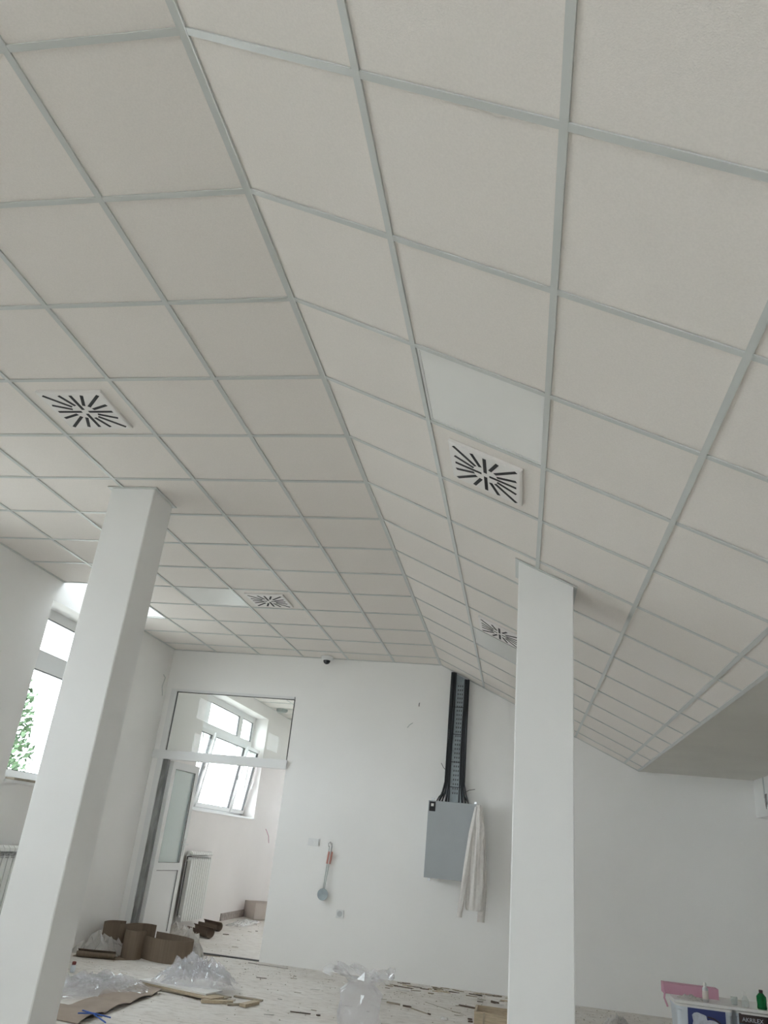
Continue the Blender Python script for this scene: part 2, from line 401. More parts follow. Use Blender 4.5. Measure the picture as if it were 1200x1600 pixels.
def vent(field, c, r, label, rot=0):
    t = thing('ceiling_vent', (0,0,0), label, 'vent', 'square slotted air vents in the ceiling')
    h = .198; mb = MB()
    z0, z1 = -.016, .003
    mb.loft([[(-h,-h,z1),(h,-h,z1),(h,h,z1),(-h,h,z1)], [(-h,-h,z0+.004),(h,-h,z0+.004),(h,h,z0+.004),(-h,h,z0+.004)], [(-h+.01,-h+.01,z0),(h-.01,-h+.01,z0),(h-.01,h-.01,z0),(-h+.01,h-.01,z0)]])
    mb.build('vent_plate', 'vent', t)
    lim = .17
    for k in range(16):
        a = k*math.pi/8; d = Vector((math.cos(a), math.sin(a)))
        r1 = lim/max(abs(d.x), abs(d.y)); r0 = .022 if k % 4 == 0 else .07
        if k % 4 == 2: r0 = .075
        wd = .0092; n = Vector((-d.y, d.x))*wd; s = MB()
        q = [d*r0-n, d*r1-n, d*r1+n, d*r0+n]
        s.prism([(p.x, p.y, z0-.0012) for p in q], (0,0,.003))
        s.build('slot', 'black', t)
    place(t, field, c, r)
vent('flat', 2, 3, 'nearest slotted square vent in the flat ceiling at the upper left')
vent('flat', 2, 9, 'small distant slotted vent in the flat ceiling beside the pale light panel')
vent('slope', 1, 3, 'nearest slotted vent in the sloping ceiling, right under the light panel')
vent('slope', 1, 8, 'distant slotted vent in the sloping ceiling, partly hidden by the right column')

# dome camera at the far wall
t = thing('dome_camera', (-2.47, 9.40, H), 'small round white dome camera with dark lens on the ceiling by the far wall', 'camera')
MB().lathe((-2.47, 9.40, H-.005), [(.075,0),(.075,-.02),(.06,-.045),(.05,-.05)], 24).build('base', 'pvc', t, smooth=True)
MB().lathe((-2.47, 9.40, H-.052), [(.046,0),(.043,-.02),(.032,-.038),(.014,-.048),(.002,-.05)], 20).build('lens_dome', 'dome', t, smooth=True)

# ------------------------------------------------------------------ columns
def column(x0, x1, y0, y1, label, slope=False):
    t = thing('column', ((x0+x1)/2, (y0+y1)/2, 0), label, 'column', 'square white columns')
    def zc(x): return H if not slope else H-(x-XRIDGE)*math.tan(TH)
    mb = MB(); b = .006
    def ring(z, i, sl=False):
        P = [(x0+i+b,y0+i),(x1-i-b,y0+i),(x1-i,y0+i+b),(x1-i,y1-i-b),(x1-i-b,y1-i),(x0+i+b,y1-i),(x0+i,y1-i-b),(x0+i,y0+i+b)]
        return [(p[0], p[1], (zc(p[0])-.003 if sl else z)) for p in P]
    mb.loft([ring(0, 0), ring(0, 0, True)]); mb.build('shaft', 'colm', t)
    # thin angle trim where the column meets the ceiling
    g = .022; mb = MB()
    def q(xa, xb, ya, yb):
        P = [(xa,ya,zc(xa)-.006),(xb,ya,zc(xb)-.006),(xb,yb,zc(xb)-.006),(xa,yb,zc(xa)-.006)]
        mb.prism(P, (0,0,.006))
    q(x0-g, x1+g, y0-g, y0); q(x0-g, x1+g, y1, y1+g); q(x0-g, x0, y0, y1); q(x1, x1+g, y0, y1)
    mb.build('ceiling_collar', 'tee', t)
column(-2.905, -2.575, 4.50, 4.80, 'left square white column meeting the flat ceiling')
column(-0.045, 0.282, 4.50, 4.80, 'right square white column meeting the sloping ceiling', True)

# ------------------------------------------------------------------ windows
def pane(t, plane, u0, u1, z0, z1, axis='x', s=.05, tilt=0, depth=.07, handle=False, into=1, name='sash'):
    """a framed sash with glass as a part and its glass/handle as sub-parts; u runs along the wall"""
    f = .055
    if axis == 'x': P = lambda u, d, z: (plane+d*into, u, z)
    else: P = lambda u, d, z: (u, plane+d*into, z)
    def tl(p, d, z): # tilt inwards about the bottom edge
        return p
    def bx(mb, ua, ub, za, zb, d0, d1):
        pts = []
        for z in (za, zb):
            for (u, d) in ((ua,d0),(ub,d0),(ub,d1),(ua,d1)):
                dd = d + (z-z0)*math.tan(tilt); pts.append(P(u, dd, z))
        mb.poly(pts, [(0,3,2,1),(4,5,6,7),(0,1,5,4),(1,2,6,5),(2,3,7,6),(3,0,4,7)])
    mb = MB()
    bx(mb, u0, u1, z0, z0+f, 0, depth); bx(mb, u0, u1, z1-f, z1, 0, depth); bx(mb, u0, u0+f, z0+f, z1-f, 0, depth); bx(mb, u1-f, u1, z0+f, z1-f, 0, depth)
    fr = mb.build(name, 'pvc', t); ORG[fr.name] = ORG[t.name]
    g = MB(); bx(g, u0+f, u1-f, z0+f, z1-f, depth*.45, depth*.45+.006)
    o = g.build('glass_pane', 'glass'); place_child(o, fr)
    g = MB(); k = .006
    bx(g, u0+f, u0+f+k, z0+f, z1-f, depth*.5, depth+.001); bx(g, u1-f-k, u1-f, z0+f, z1-f, depth*.5, depth+.001); bx(g, u0+f, u1-f, z1-f-k, z1-f, depth*.5, depth+.001); bx(g, u0+f, u1-f, z0+f, z0+f+k, depth*.5, depth+.001)
    o = g.build('gasket', 'gasket'); place_child(o, fr)
    if handle:
        g = MB(); um = u1-f/2; zz = (z0+z1)/2
        bx(g, um-.014, um+.014, zz-.035, zz+.035, depth, depth+.012); bx(g, um-.01, um+.01, zz-.12, zz+.01, depth+.03, depth+.045); bx(g, um-.008, um+.008, zz-.01, zz+.01, depth+.01, depth+.035)
        o = g.build('handle', 'pvc'); place_child(o, fr)
    return fr
def place_child(o, parent):
    # o was built in world space with zero origin: re-base to parent's origin
    off = Vector(ORG[parent.name]); o.parent = parent
    for v in o.data.vertices: v.co -= off
def window(name, label, axis, plane, u0, u1, z0, z1, cols, tz=2.66, tilt=0, into=1, sill=True):
    org = (plane, (u0+u1)/2, z0) if axis == 'x' else ((u0+u1)/2, plane, z0)
    t = thing(name, org, label, 'window', kind='structure')
    P = (lambda u, d, z: (plane+d*into, u, z)) if axis == 'x' else (lambda u, d, z: (u, plane+d*into, z))
    def bx(mb, ua, ub, za, zb, d0, d1):
        a = P(ua, d0, za); b = P(ub, d1, zb)
        mb.box(tuple(min(a[i], b[i]) for i in range(3)), tuple(max(a[i], b[i]) for i in range(3)))
    f = .045; mb = MB(); D0, D1 = -.05, .03
    bx(mb, u0, u1, z0, z0+f, D0, D1); bx(mb, u0, u1, z1-f, z1, D0, D1); bx(mb, u0, u0+f, z0+f, z1-f, D0, D1); bx(mb, u1-f, u1, z0+f, z1-f, D0, D1)
    tt = tz is not None
    if tt: bx(mb, u0+f, u1-f, tz+.02, tz+.10, D0, D1)
    edges = [u0+f] + [c for c in cols] + [u1-f]
    for c in cols:
        if tt:
            bx(mb, c-.03, c+.03, z0+f, tz+.02, D0, D1); bx(mb, c-.03, c+.03, tz+.10, z1-f, D0, D1)
        else: bx(mb, c-.03, c+.03, z0+f, z1-f, D0, D1)
    mb.build('window_frame', 'pvc', t)
    for i in range(len(edges)-1):
        a = edges[i] + (.03 if i else 0); b = edges[i+1] - (.03 if i < len(edges)-2 else 0)
        top = tz+.02 if tt else z1-f
        pane(t, plane+(-.02*into if tilt == 0 else .02*into), a, b, z0+f, top, axis, tilt=tilt, into=into, handle=True)
        if tt: pane(t, plane-.02*into, a, b, tz+.10, z1-f, axis, depth=.05, into=into, name='top_light')
    if sill:
        mb = MB(); bx(mb, u0-.0, u1+.0, z0-.022, z0+.004, .03, (.30 if axis == 'x' else .30)); mb.build('window_sill', 'pvc', t)
    return t
window('window_1', 'tall white window in the left wall, partly hidden by the left column', 'x', XW, 6.67, 8.56, WZ0, WZ1, [7.98])
window('window_2', 'wide white window with tilted sashes seen through the doorway', 'x', XW, 10.95, 13.92, WZ0, WZ1, [11.63, 13.18], tilt=math.radians(7))
window('window_3', None, 'x', XW, 3.2, 5.1, WZ0, WZ1, [4.5])
window('window_4', None, 'x', XW, -2.4, -.5, WZ0, WZ1, [-1.1])
window('window_6', None, 'y', YN-.28, -2.3, .5, .9, 3.0, [-.9], tz=2.4)
window('added_window_7', None, 'y', Y2+.15, -3.9, -2.7, 1.5, 3.2, [], tz=2.66, into=-1, sill=False)  # unseen, added in the end wall to brighten the next room
# a thin offcut lying on the sill of window 1 (grey strip)
o = MB().box((-4.70, 6.80, WZ0+.006), (-4.605, 7.35, WZ0+.026)).build('offcut', 'wood2', org=(-4.66, 7.0, WZ0+.006)); tag(o, 'grey offcut lying on the sill of the left window', 'offcut')

# ------------------------------------------------------------------ doorway: frame, transom, door leaf
dr = thing('door_1', (DX0, YF+.04, 0), 'white doorway in the far wall with transom glass and an open glazed door', 'door', kind='structure')
yd0, yd1 = YF-.006, YF+.075
MB().box((DX0, yd0, 0), (DX0+.075, yd1, DZ)).build('door_post', 'pvc', dr)
MB().box((DX1-.012, yd0+.05, 0), (DX1, yd1, DZ)).build('door_post', 'pvc', dr)
MB().box((DX0+.075, yd0, DZ-.03), (DX1-.012, yd1, DZ)).build('head_rail', 'pvc', dr)
MB().box((XL+.005, YF-.035, 2.065), (DX1+.008, yd1, 2.17)).build('transom_bar', 'pvc', dr)
MB().box((DX0+.06, YF+.03, 2.17), (DX1-.012, YF+.037, DZ-.03)).build('transom_pane', 'glass', dr)
g = MB(); g.box((DX0+.06, YF+.022, DZ-.036), (DX1-.012, YF+.046, DZ-.028)); g.box((DX0+.073, YF+.022, 2.17), (DX0+.08, YF+.046, DZ-.03)); g.box((DX1-.02, YF+.022, 2.17), (DX1-.013, YF+.046, DZ-.03))
g.build('gasket', 'gasket', dr)
MB().box((DX0+.075, YF+.01, 0), (DX0+.135, YF+.09, 2.065)).build('hinge_gap_strip', 'hinge_gap', dr)  # grey strip paints the shaded gap between post and door leaf
MB().box((DX0+.135, YF+.02, 0.001), (DX1-.01, YF+.075, .012)).build('threshold', 'slot', dr)
# leaf hinged at the left post, swung into the next room
hx, hy = -4.40, 9.61; ang = math.radians(84.3)
LM = Matrix.Translation((hx, hy, 0)) @ Matrix.Rotation(ang, 4, 'Z')
W_, th = .70, .05
def leafbox(mb, u0, u1, z0, z1, d0, d1): mb.box((u0, -d1, z0), (u1, -d0, z1), LM); return mb
mb = MB(); fw = .085
leafbox(mb, 0, fw, .012, 2.055, -.0, th); leafbox(mb, W_-fw, W_, .012, 2.055, 0, th); leafbox(mb, fw, W_-fw, 1.965, 2.055, 0, th); leafbox(mb, fw, W_-fw, .79, .875, 0, th); leafbox(mb, fw, W_-fw, .012, .10, 0, th)
leaf = mb.build('door_leaf', 'pvc', dr); ORG[leaf.name] = ORG[dr.name]
def sub(mb, name, m):
    o = mb.build(name, m); place_child(o, leaf); return o
sub(leafbox(MB(), fw, W_-fw, .875, 1.965, .02, .026), 'glass_pane', 'dglass')
sub(leafbox(MB(), fw, W_-fw, .10, .79, .012, .038), 'lower_panel', 'pvc')
g = MB()
for a, b, c, d in ((fw, W_-fw, 1.957, 1.965), (W_-fw-.008, W_-fw, .875, 1.965), (fw, W_-fw, .875, .881), (W_-fw-.006, W_-fw, .10, .79), (fw, W_-fw, .784, .79)):
    leafbox(g, a, b, c, d, th-.004, th+.001)
sub(g, 'gasket', 'gasket')
g = MB(); leafbox(g, W_-.055, W_-.025, .96, 1.16, th, th+.008); leafbox(g, W_-.15, W_-.028, 1.085, 1.105, th+.035, th+.05); leafbox(g, W_-.048, W_-.03, 1.085, 1.105, th, th+.045)
sub(g, 'handle', 'pvc')

# ------------------------------------------------------------------ baseboard strips
o = struct('baseboard_left', MB().box((XL, 13.0, 0), (XL+.02, 15.8, .105)), 'plinth', 'rough bare strip along the foot of the next room wall', 'baseboard')

# ------------------------------------------------------------------ radiators
def radiator(y0, n, z0, z1, label, pitch=.08):
    x = XL+.045
    t = thing('radiator', (x, y0, z0), label, 'radiator', 'white sectional radiators under the windows')
    for i in range(n):
        ya = y0+i*pitch; s = MB(); D = .085
        # section: front plate, vertical web, slim back plate, rounded head
        s.box((x+D-.008, ya+.006, z0), (x+D, ya+pitch-.006, z1-.10)); s.box((x, ya+pitch/2-.012, z0), (x+D-.008, ya+pitch/2+.012, z1-.08)); s.box((x, ya+.008, z0+.03), (x+.008, ya+pitch-.008, z1-.05))
        s.prism([(x, ya+.004, z1-.085), (x, ya+.004, z1-.012), (x+.02, ya+.004, z1), (x+D-.025, ya+.004, z1), (x+D-.003, ya+.004, z1-.02), (x+D, ya+.004, z1-.045), (x+D-.012, ya+.004, z1-.05), (x+D-.03, ya+.004, z1-.03), (x+.02, ya+.004, z1-.03)], (0, pitch-.008, 0))
        for k in range(2):
            zz = z1-.072-.02*k
            s.box((x+D-.006, ya+.006, zz), (x+D, ya+pitch-.006, zz+.006))
        s.build('radiator_section', 'rad', t)
    MB().tube([(x+.045, y0-.03, z0+.06), (x+.045, y0+n*pitch+.03, z0+.06)], .016, 10).build('pipe', 'rad', t)
    MB().tube([(x+.045, y0-.02, z1-.12), (x+.045, y0+n*pitch+.03, z1-.12)], .016, 10).build('pipe', 'rad', t)
    mb = MB().box((x+.004, y0+.01, z0+.05), (x+.02, y0+n*pitch-.01, z1-.07)); mb.build('gap_shade_sheet', 'slot', t)  # one dark sheet painting the shade in the gaps between sections
    for yy in (y0+.1, y0+n*pitch-.1): MB().box((XL, yy-.012, z1-.2), (x+.004, yy+.012, z1-.15)).build('bracket', 'steel', t)
radiator(6.05, 18, .12, 1.005, 'white sectional radiator at the lower left beside the left column')
radiator(11.1, 10, .12, 1.0, 'white sectional radiator in the next room under its window, behind the open door')

# ------------------------------------------------------------------ electrical cabinet, tray, cables
cb = thing('electrical_cabinet', (-.78, YF, 1.045), 'flat grey metal electrical cabinet hung on the far wall', 'cabinet')
cx0, cx1, cz0, cz1, cy = -1.045, -.485, 1.045, 1.85, 9.33
MB().box((cx0+.006, cy+.02, cz0+.004), (cx1-.006, YF-.002, cz1-.004)).build('body', 'cabside', cb, bevel=.003)
MB().box((cx0, cy, cz0), (cx1, cy+.018, cz1)).build('cabinet_door', 'cab', cb, bevel=.003)
MB().box((cx0+.012, cy-.004, cz1-.115), (cx0+.082, cy, cz1-.012)).build('lock_plate', 'black', cb)['label'] = 'black square lock plate'
MB().box((cx0+.032, cy-.008, cz1-.062), (cx0+.062, cy-.004, cz1-.032)).build('lock', 'chip', cb)
for xx, zz in ((cx0+.05, cz0-.03), (cx0+.04, cz1), (cx1-.03, cz1)):
    MB().box((xx-.012, cy+.04, zz), (xx+.018, cy+.07, zz+.028)).build('mounting_lug', 'steel', cb)

# perforated cable tray between the ceiling and the cabinet
def zs(x): return H-(x-XRIDGE)*math.tan(TH)
tr = thing('cable_tray', (-.765, YF, 1.87), 'grey perforated metal cable tray rising from the cabinet to the ceiling', 'cable tray')
mb = MB()
x0, x1 = -.865, -.665
mb.prism([(x0, YF-.012, 1.86), (x1, YF-.012, 1.86), (x1, YF-.012, zs(x1)-.01), (x0, YF-.012, zs(x0)-.01)], (0, .01, 0))
mb.build('tray_base', 'tray', tr)
for xx in (x0, x1-.004):
    MB().prism([(xx, YF-.06, 1.86), (xx+.004, YF-.06, 1.86), (xx+.004, YF-.06, zs(xx)-.012), (xx, YF-.06, zs(xx)-.012)], (0, .048, 0)).build('side_flange', 'tray', tr)
mb = MB(); z = 1.95
while z < 3.2:
    for xx in (-.79, -.765, -.74): mb.box((xx-.006, YF-.0135, z), (xx+.006, YF-.0125, z+.022))
    z += .05
o = mb.build('perforations', 'gasket', tr); o['kind'] = 'stuff'
for z in (2.02, 2.30, 2.62, 2.94): MB().box((x0+.03, YF-.064, z), (x1-.03, YF-.062, z+.008)).build('cable_tie', 'cable', tr)
def cable(path, r, label, group, m='cable'):
    o = MB().tube(path, r, 7).build('cable', m, org=path[0], smooth=True); tag(o, label, 'cable', group); return o
r7 = random.Random(3)
for side, xc, lab in ((0, -.852, 'black cable in the left bundle climbing the cable tray'), (1, -.682, 'black cable in the right bundle climbing the cable tray')):
    for k in range(7):
        path = []; ph = r7.uniform(0, 6); base = xc + (k % 4-1.5)*.0165; yb = YF-.071-.018*(k//4)
        top = zs(xc)-.02
        for i in range(15):
            s = i/14; z = 1.858+s*(top-1.858)
            bow = .012*math.sin(s*5+ph) * .5
            pinch = (-.006 if side else .0)*max(0, math.sin(math.pi*s))**2 + (.0)*s
            spread = (k % 4-1.5)*.02*max(0, 1-s*8) + (0.03 if side else -.03)*max(0, 1-s*9)
            path.append((base+bow*.6+pinch+spread, yb, z))
        cable(path, .008, lab, 'cables on the tray, ' + ('right bundle' if side else 'left bundle'))
for i, (xa, xb, za) in enumerate(((-.96, -.87, 2.08), (-.93, -.865, 2.02), (-.905, -.86, 1.98))):
    cable([(xa, cy+.08, 1.853), (xa+.02, cy+.10, 1.90), ((xa+xb)/2+.01, YF-.05, 1.95), (xb, YF-.05, za)], .0065, 'black cable slanting into the top of the cabinet left of the tray', 'slanting cables at the cabinet top')
cable([(-.59, cy+.08, 1.853), (-.62, cy+.12, 1.89), (-.66, YF-.04, 1.95)], .0065, 'black cable slanting into the top of the cabinet right of the tray', None)
cable([(-.655, YF-.03, 1.97), (-.60, YF-.05, 2.005), (-.53, YF-.06, 2.02)], .003, 'thin loose dark wire end sticking out right of the tray', None)
cable([(-.86, YF-.05, 2.19), (-.91, YF-.07, 2.23), (-.94, YF-.07, 2.28)], .003, 'thin loose dark wire end sticking out left of the tray', None)

# ------------------------------------------------------------------ white sweatshirt hanging on the cabinet corner
jk = thing('sweatshirt', (-.48, 9.30, 1.85), 'white hooded sweatshirt hanging from the upper right corner of the cabinet', 'clothing')
def fold_loft(cs, n=44, folds=7, ph=0.):
    rings = []
    for j, (x, y, z, rx, ry, am) in enumerate(cs):
        ring = []
        for k in range(n):
            a = 2*math.pi*k/n
            f = 1+am*math.sin(folds*a+ph+.35*j) + am*.5*math.sin((folds*2+1)*a+1.3+.2*j)
            ring.append((x+rx*math.cos(a)*f, y+ry*math.sin(a)*f, z+am*.02*math.sin(3*a)))
        rings.append(ring)
    return rings
def interp(keys, n):
    out = []
    for i in range(n):
        s = i/(n-1)*(len(keys)-1); a = min(int(s), len(keys)-2); t_ = s-a
        out.append(tuple(keys[a][q]*(1-t_)+keys[a+1][q]*t_ for q in range(len(keys[0]))))
    return out
MB().loft(fold_loft(interp([(-.475,9.285,1.845,.02,.02,.1),(-.478,9.275,1.72,.045,.035,.22),(-.475,9.27,1.5,.075,.045,.2),(-.472,9.275,1.3,.085,.05,.16),(-.468,9.28,1.05,.09,.05,.14),(-.468,9.285,.80,.092,.05,.10),(-.468,9.285,.775,.085,.045,.05)], 26), folds=6)).build('shirt_body', 'fabric', jk, smooth=True)
MB().loft(fold_loft(interp([(-.495,9.265,1.82,.016,.016,.1),(-.53,9.25,1.55,.032,.028,.12),(-.565,9.245,1.25,.034,.03,.1),(-.592,9.25,.98,.034,.03,.1),(-.617,9.25,.80,.032,.028,.1),(-.622,9.25,.745,.026,.022,.05),(-.625,9.25,.70,.027,.024,.02)], 24), n=24, folds=4)).build('sleeve', 'fabric', jk, smooth=True)
MB().loft(fold_loft(interp([(-.455,9.30,1.80,.016,.016,.1),(-.415,9.32,1.5,.03,.03,.15),(-.385,9.33,1.2,.03,.03,.12),(-.375,9.335,.95,.03,.03,.1),(-.395,9.34,.76,.036,.03,.1),(-.40,9.34,.67,.038,.026,.03)], 22), n=24, folds=4, ph=1.)).build('sleeve', 'fabric', jk, smooth=True)
MB().loft(fold_loft(interp([(-.462,9.26,1.84,.018,.018,.1),(-.448,9.24,1.70,.038,.03,.2),(-.43,9.245,1.55,.042,.03,.25),(-.44,9.25,1.42,.02,.02,.2),(-.445,9.25,1.38,.006,.006,.1)], 16), n=30, folds=5, ph=2.)).build('hood', 'fabric', jk, smooth=True)

# ------------------------------------------------------------------ wall fittings
t = thing('light_switch', (-2.385, YF, 1.285), 'white double light switch on the far wall', 'switch')
MB().box((-2.455, YF-.012, 1.245), (-2.32, YF, 1.325)).build('switch_plate', 'pvc', t, bevel=.002)
for a in (-2.445, -2.385): MB().box((a, YF-.017, 1.255), (a+.055, YF-.012, 1.315)).build('rocker', 'pvc', t)
t = thing('wall_socket', (-1.985, YF, .573), 'white wall socket low on the far wall', 'socket')
MB().box((-2.027, YF-.012, .531), (-1.943, YF, .615)).build('socket_plate', 'pvc', t, bevel=.002)
mb = MB(); ring = lambda r, y: [(-1.985+r*math.cos(a*math.pi/10), y, .573+r*math.sin(a*math.pi/10)) for a in range(20)]
mb.loft([ring(.03, YF-.014), ring(.022, YF-.0145), ring(.021, YF-.0122)]); mb.build('socket_well', 'cabside', t)
t = thing('strainer', (-2.18, YF-.02, 1.29), 'long-handled strainer with red grips hanging from a hook on the far wall', 'tool')
for dx in (-.008, .012):
    MB().tube([(-2.175+dx*1.5, YF-.03, 1.26), (-2.185+dx, YF-.035, 1.0), (-2.2+dx*.6, YF-.035, .76)], .0045, 8).build('rod', 'spk', t)
    MB().tube([(-2.17+dx*1.8, YF-.03, 1.20), (-2.18+dx*1.6, YF-.032, 1.07)], .011, 8).build('grip', 'red', t)
MB().lathe((0,0,0), [(.002,-.006),(.045,-.008),(.062,0),(.062,.006),(.05,.004),(.002,.002)], 24).build('strainer_head', 'tray', None)
o = bpy.data.objects['strainer_head']; o.parent = t; o.location = (-.02, -.02, -.54); o.rotation_euler = (math.radians(84), 0, 0)
MB().tube([(-2.175, YF, 1.285), (-2.175, YF-.04, 1.285), (-2.178, YF-.045, 1.30)], .003, 6).build('hook', 'slot', t)
MB().tube([(-2.195, YF-.03, 1.25), (-2.20, YF-.03, 1.285), (-2.18, YF-.035, 1.305), (-2.16, YF-.03, 1.29), (-2.158, YF-.03, 1.24)], .0028, 6).build('loop', 'slot', t)
def wire(path, r, m, label):
    o = MB().tube(path, r, 6).build('wire', m, org=path[0], smooth=True); tag(o, label, 'wire')
wire([(-1.261, YF+.0, 2.975), (-1.262, YF-.02, 2.965), (-1.262, YF-.022, 2.93)], .005, 'gasket', 'short dark wire stub sticking out high on the far wall')
wire([(-1.325, YF, 2.73), (-1.36, YF-.02, 2.70), (-1.385, YF-.02, 2.665)], .0035, 'spk', 'short grey wire end slanting from the far wall below the stub')
wire([(XL, 9.36, 3.09), (XL+.03, 9.37, 3.05), (XL+.02, 9.35, 2.93), (XL+.035, 9.38, 2.82)], .005, 'cabside', 'loose white wire hanging high on the left wall by the corner')
wire([(XL, 14.7, 1.40), (XL+.03, 14.7, 1.36), (XL+.03, 14.85, 1.28), (XL+.02, 14.95, 1.17)], .006, 'pink', 'loose pinkish wire on the wall of the next room')
o = thing('wall_speaker', (XL+.3, 14.0, H), 'small grey round fitting on the ceiling of the next room', 'speaker')
MB().lathe((XL+.22, 13.95, H-.006), [(.11,0),(.11,-.03),(.085,-.05),(.02,-.055)], 10).build('housing', 'spk', o)

# white wiring duct under the low ceiling at the right
t = thing('wiring_duct', (2.7, 9.2, 2.0), 'white boxed duct hanging under the low ceiling at the right edge', 'duct')
MB().box((2.535, 8.55, 1.985), (2.95, YF, ZE)).build('duct_casing', 'colm', t)
MB().box((2.528, 9.13, 2.16), (2.536, 9.16, ZE)).build('seam_strip', 'cabside', t)
for k in range(3):
    MB().tube([(2.532, 9.12-.03*k, 2.20), (2.522, 9.10-.03*k, 2.12), (2.520, 9.075-.02*k, 2.05+.02*k)], .0025, 6).build('wire_end', 'cable', t)

# ------------------------------------------------------------------ cardboard
def smooth_path(pts, sub=6):
    out = []
    for i in range(len(pts)-1):
        p0 = Vector(pts[max(i-1,0)]); p1 = Vector(pts[i]); p2 = Vector(pts[i+1]); p3 = Vector(pts[min(i+2, len(pts)-1)])
        for k in range(sub):
            t_ = k/sub
            out.append(.5*((2*p1)+(-p0+p2)*t_+(2*p0-5*p1+4*p2-p3)*t_**2+(-p0+3*p1-3*p2+p3)*t_**3))
    out.append(Vector(pts[-1])); return out
def cardstrip(pts, z1, label, m='card'):
    o = MB().ribbon(smooth_path(pts), .003, z1, .007).build('cardboard_strip', m, org=(pts[0][0], pts[0][1], 0), smooth=True)
    tag(o, label, 'cardboard', 'brown corrugated cardboard strips'); return o
cardstrip([(-4.02,9.02),(-3.98,8.82),(-3.80,8.66),(-3.60,8.59),(-3.45,8.62),(-3.375,8.74),(-3.42,8.90),(-3.58,9.02),(-3.80,9.10),(-3.95,9.14)], .215, 'brown cardboard strip standing on edge in a wide oval loop')
cardstrip([(-4.17,9.22),(-4.17,9.04),(-4.145,8.80),(-4.07,8.62),(-3.97,8.54),(-3.89,8.56),(-3.87,8.66)], .265, 'narrow curved brown cardboard strip standing left of the oval loop')
cardstrip([(-4.40,9.28),(-4.53,9.20),(-4.535,9.03),(-4.46,8.95),(-4.34,8.97),(-4.28,9.06),(-4.26,9.22),(-4.14,9.30),(-4.02,9.26)], .26, 'brown cardboard strip standing curled in the corner against the left wall')
def curled(cx, cy, L, r, yaw, label, m='carddark', a0=-200, a1=60):
    prof = [(r*math.cos(math.radians(a)), r+.006+r*math.sin(math.radians(a))) for a in range(a0, a1+1, 20)]
    tail = [(prof[-1][0]+.0, prof[-1][1])]
    mb = MB(); c, s = math.cos(yaw), math.sin(yaw); rings = []
    for (px, pz) in prof:
        q = []
        for (l, t_) in ((-L/2, 0), (L/2, 0), (L/2, .005), (-L/2, .005)):
            k = (r-t_)/r; x = px*k; z = (pz-r-.006)*k+r+.006
            q.append((cx+l*c-x*s, cy+l*s+x*c, z))
        rings.append(q)
    mb.loft(rings); o = mb.build('curled_cardboard', m, org=(cx, cy, 0), smooth=True); tag(o, label, 'cardboard', 'curled sheets of brown cardboard')
curled(-4.14, 10.98, .46, .065, math.radians(-35), 'curled dark brown cardboard tube lying just inside the doorway, nearer one')
curled(-4.30, 11.75, .40, .06, math.radians(-30), 'curled dark brown cardboard tube lying inside the next room, farther one')
curled(-4.22, 8.36, .38, .035, math.radians(14), 'thin rolled brown cardboard sheet on the floor by the left column', 'card', -210, 100)
def flat_sheet(pts, z, t_, name, m, label, cat, wav=0, group=None):
    mb = MB(); mb.prism([(x, y, z) for x, y in pts], (0,0,t_)); o = mb.build(name, m, org=(pts[0][0], pts[0][1], z)); tag(o, label, cat, group); return o
flat_sheet([(-4.44,8.30),(-4.02,8.40),(-3.86,8.62),(-4.14,8.78),(-4.5,8.66)], .002, .004, 'cardboard_sheet', 'card', 'flat brown cardboard sheet under the milky film by the left wall', 'cardboard')
# wavy strip with folded peaks
mb = MB(); n = 40; rings = []
for i in range(n+1):
    s = i/n; x = -3.13+s*.02; y = 5.85+s*1.38
    z = .004+.035*abs(math.sin(s*math.pi*3.5))**.7*(1-.3*s)
    wl = .17-.03*s
    rings.append([(x-wl-.04*math.sin(s*11), y+.02, z), (x+wl, y-.03, z*.9), (x+wl, y-.03, z*.9+.005), (x-wl-.04*math.sin(s*11), y+.02, z+.005)])
o = mb.loft(rings).build('cardboard_strip', M['cardp'], org=(-3.1, 6.5, 0)); tag(o, 'buckled flat brown cardboard strip lying under the clear film at lower left', 'cardboard')
# blue strips
t = thing('plastic_strap', (-2.92, 6.1, 0.04), 'two crossed thin blue plastic straps on the buckled cardboard', 'strap')
MB().tube([(-3.05,6.02,.045),(-2.95,5.98,.045),(-2.80,5.90,.02)], .005, 6).build('strap_end', 'blue', t)
MB().tube([(-3.03,5.92,.045),(-2.93,5.97,.048),(-2.83,6.03,.025)], .005, 6).build('strap_end', 'blue', t)

# box in the next room
bx = thing('cardboard_box', (-4.36, 14.2, 0), 'open pale cardboard box on the floor of the next room', 'box')
LMb = Matrix.Translation((-4.20, 14.15, 0)) @ Matrix.Rotation(math.radians(40), 4, 'Z')
t5 = .006; bw, bd, bh = .34, .24, .25
MB().box((-bw,-bd,.003),(bw,-bd+t5,bh), LMb).box((-bw,bd-t5,.003),(bw,bd,bh), LMb).box((-bw,-bd,.003),(-bw+t5,bd,bh), LMb).box((bw-t5,-bd,.003),(bw,bd,bh), LMb).box((-bw,-bd,.003),(bw,bd,.009), LMb).build('box_body', 'boxm', bx)
MB().box((-bw+t5,-bd+t5,.009),(bw-t5,bd-t5,.07), LMb).build('box_contents', 'carddark', bx)

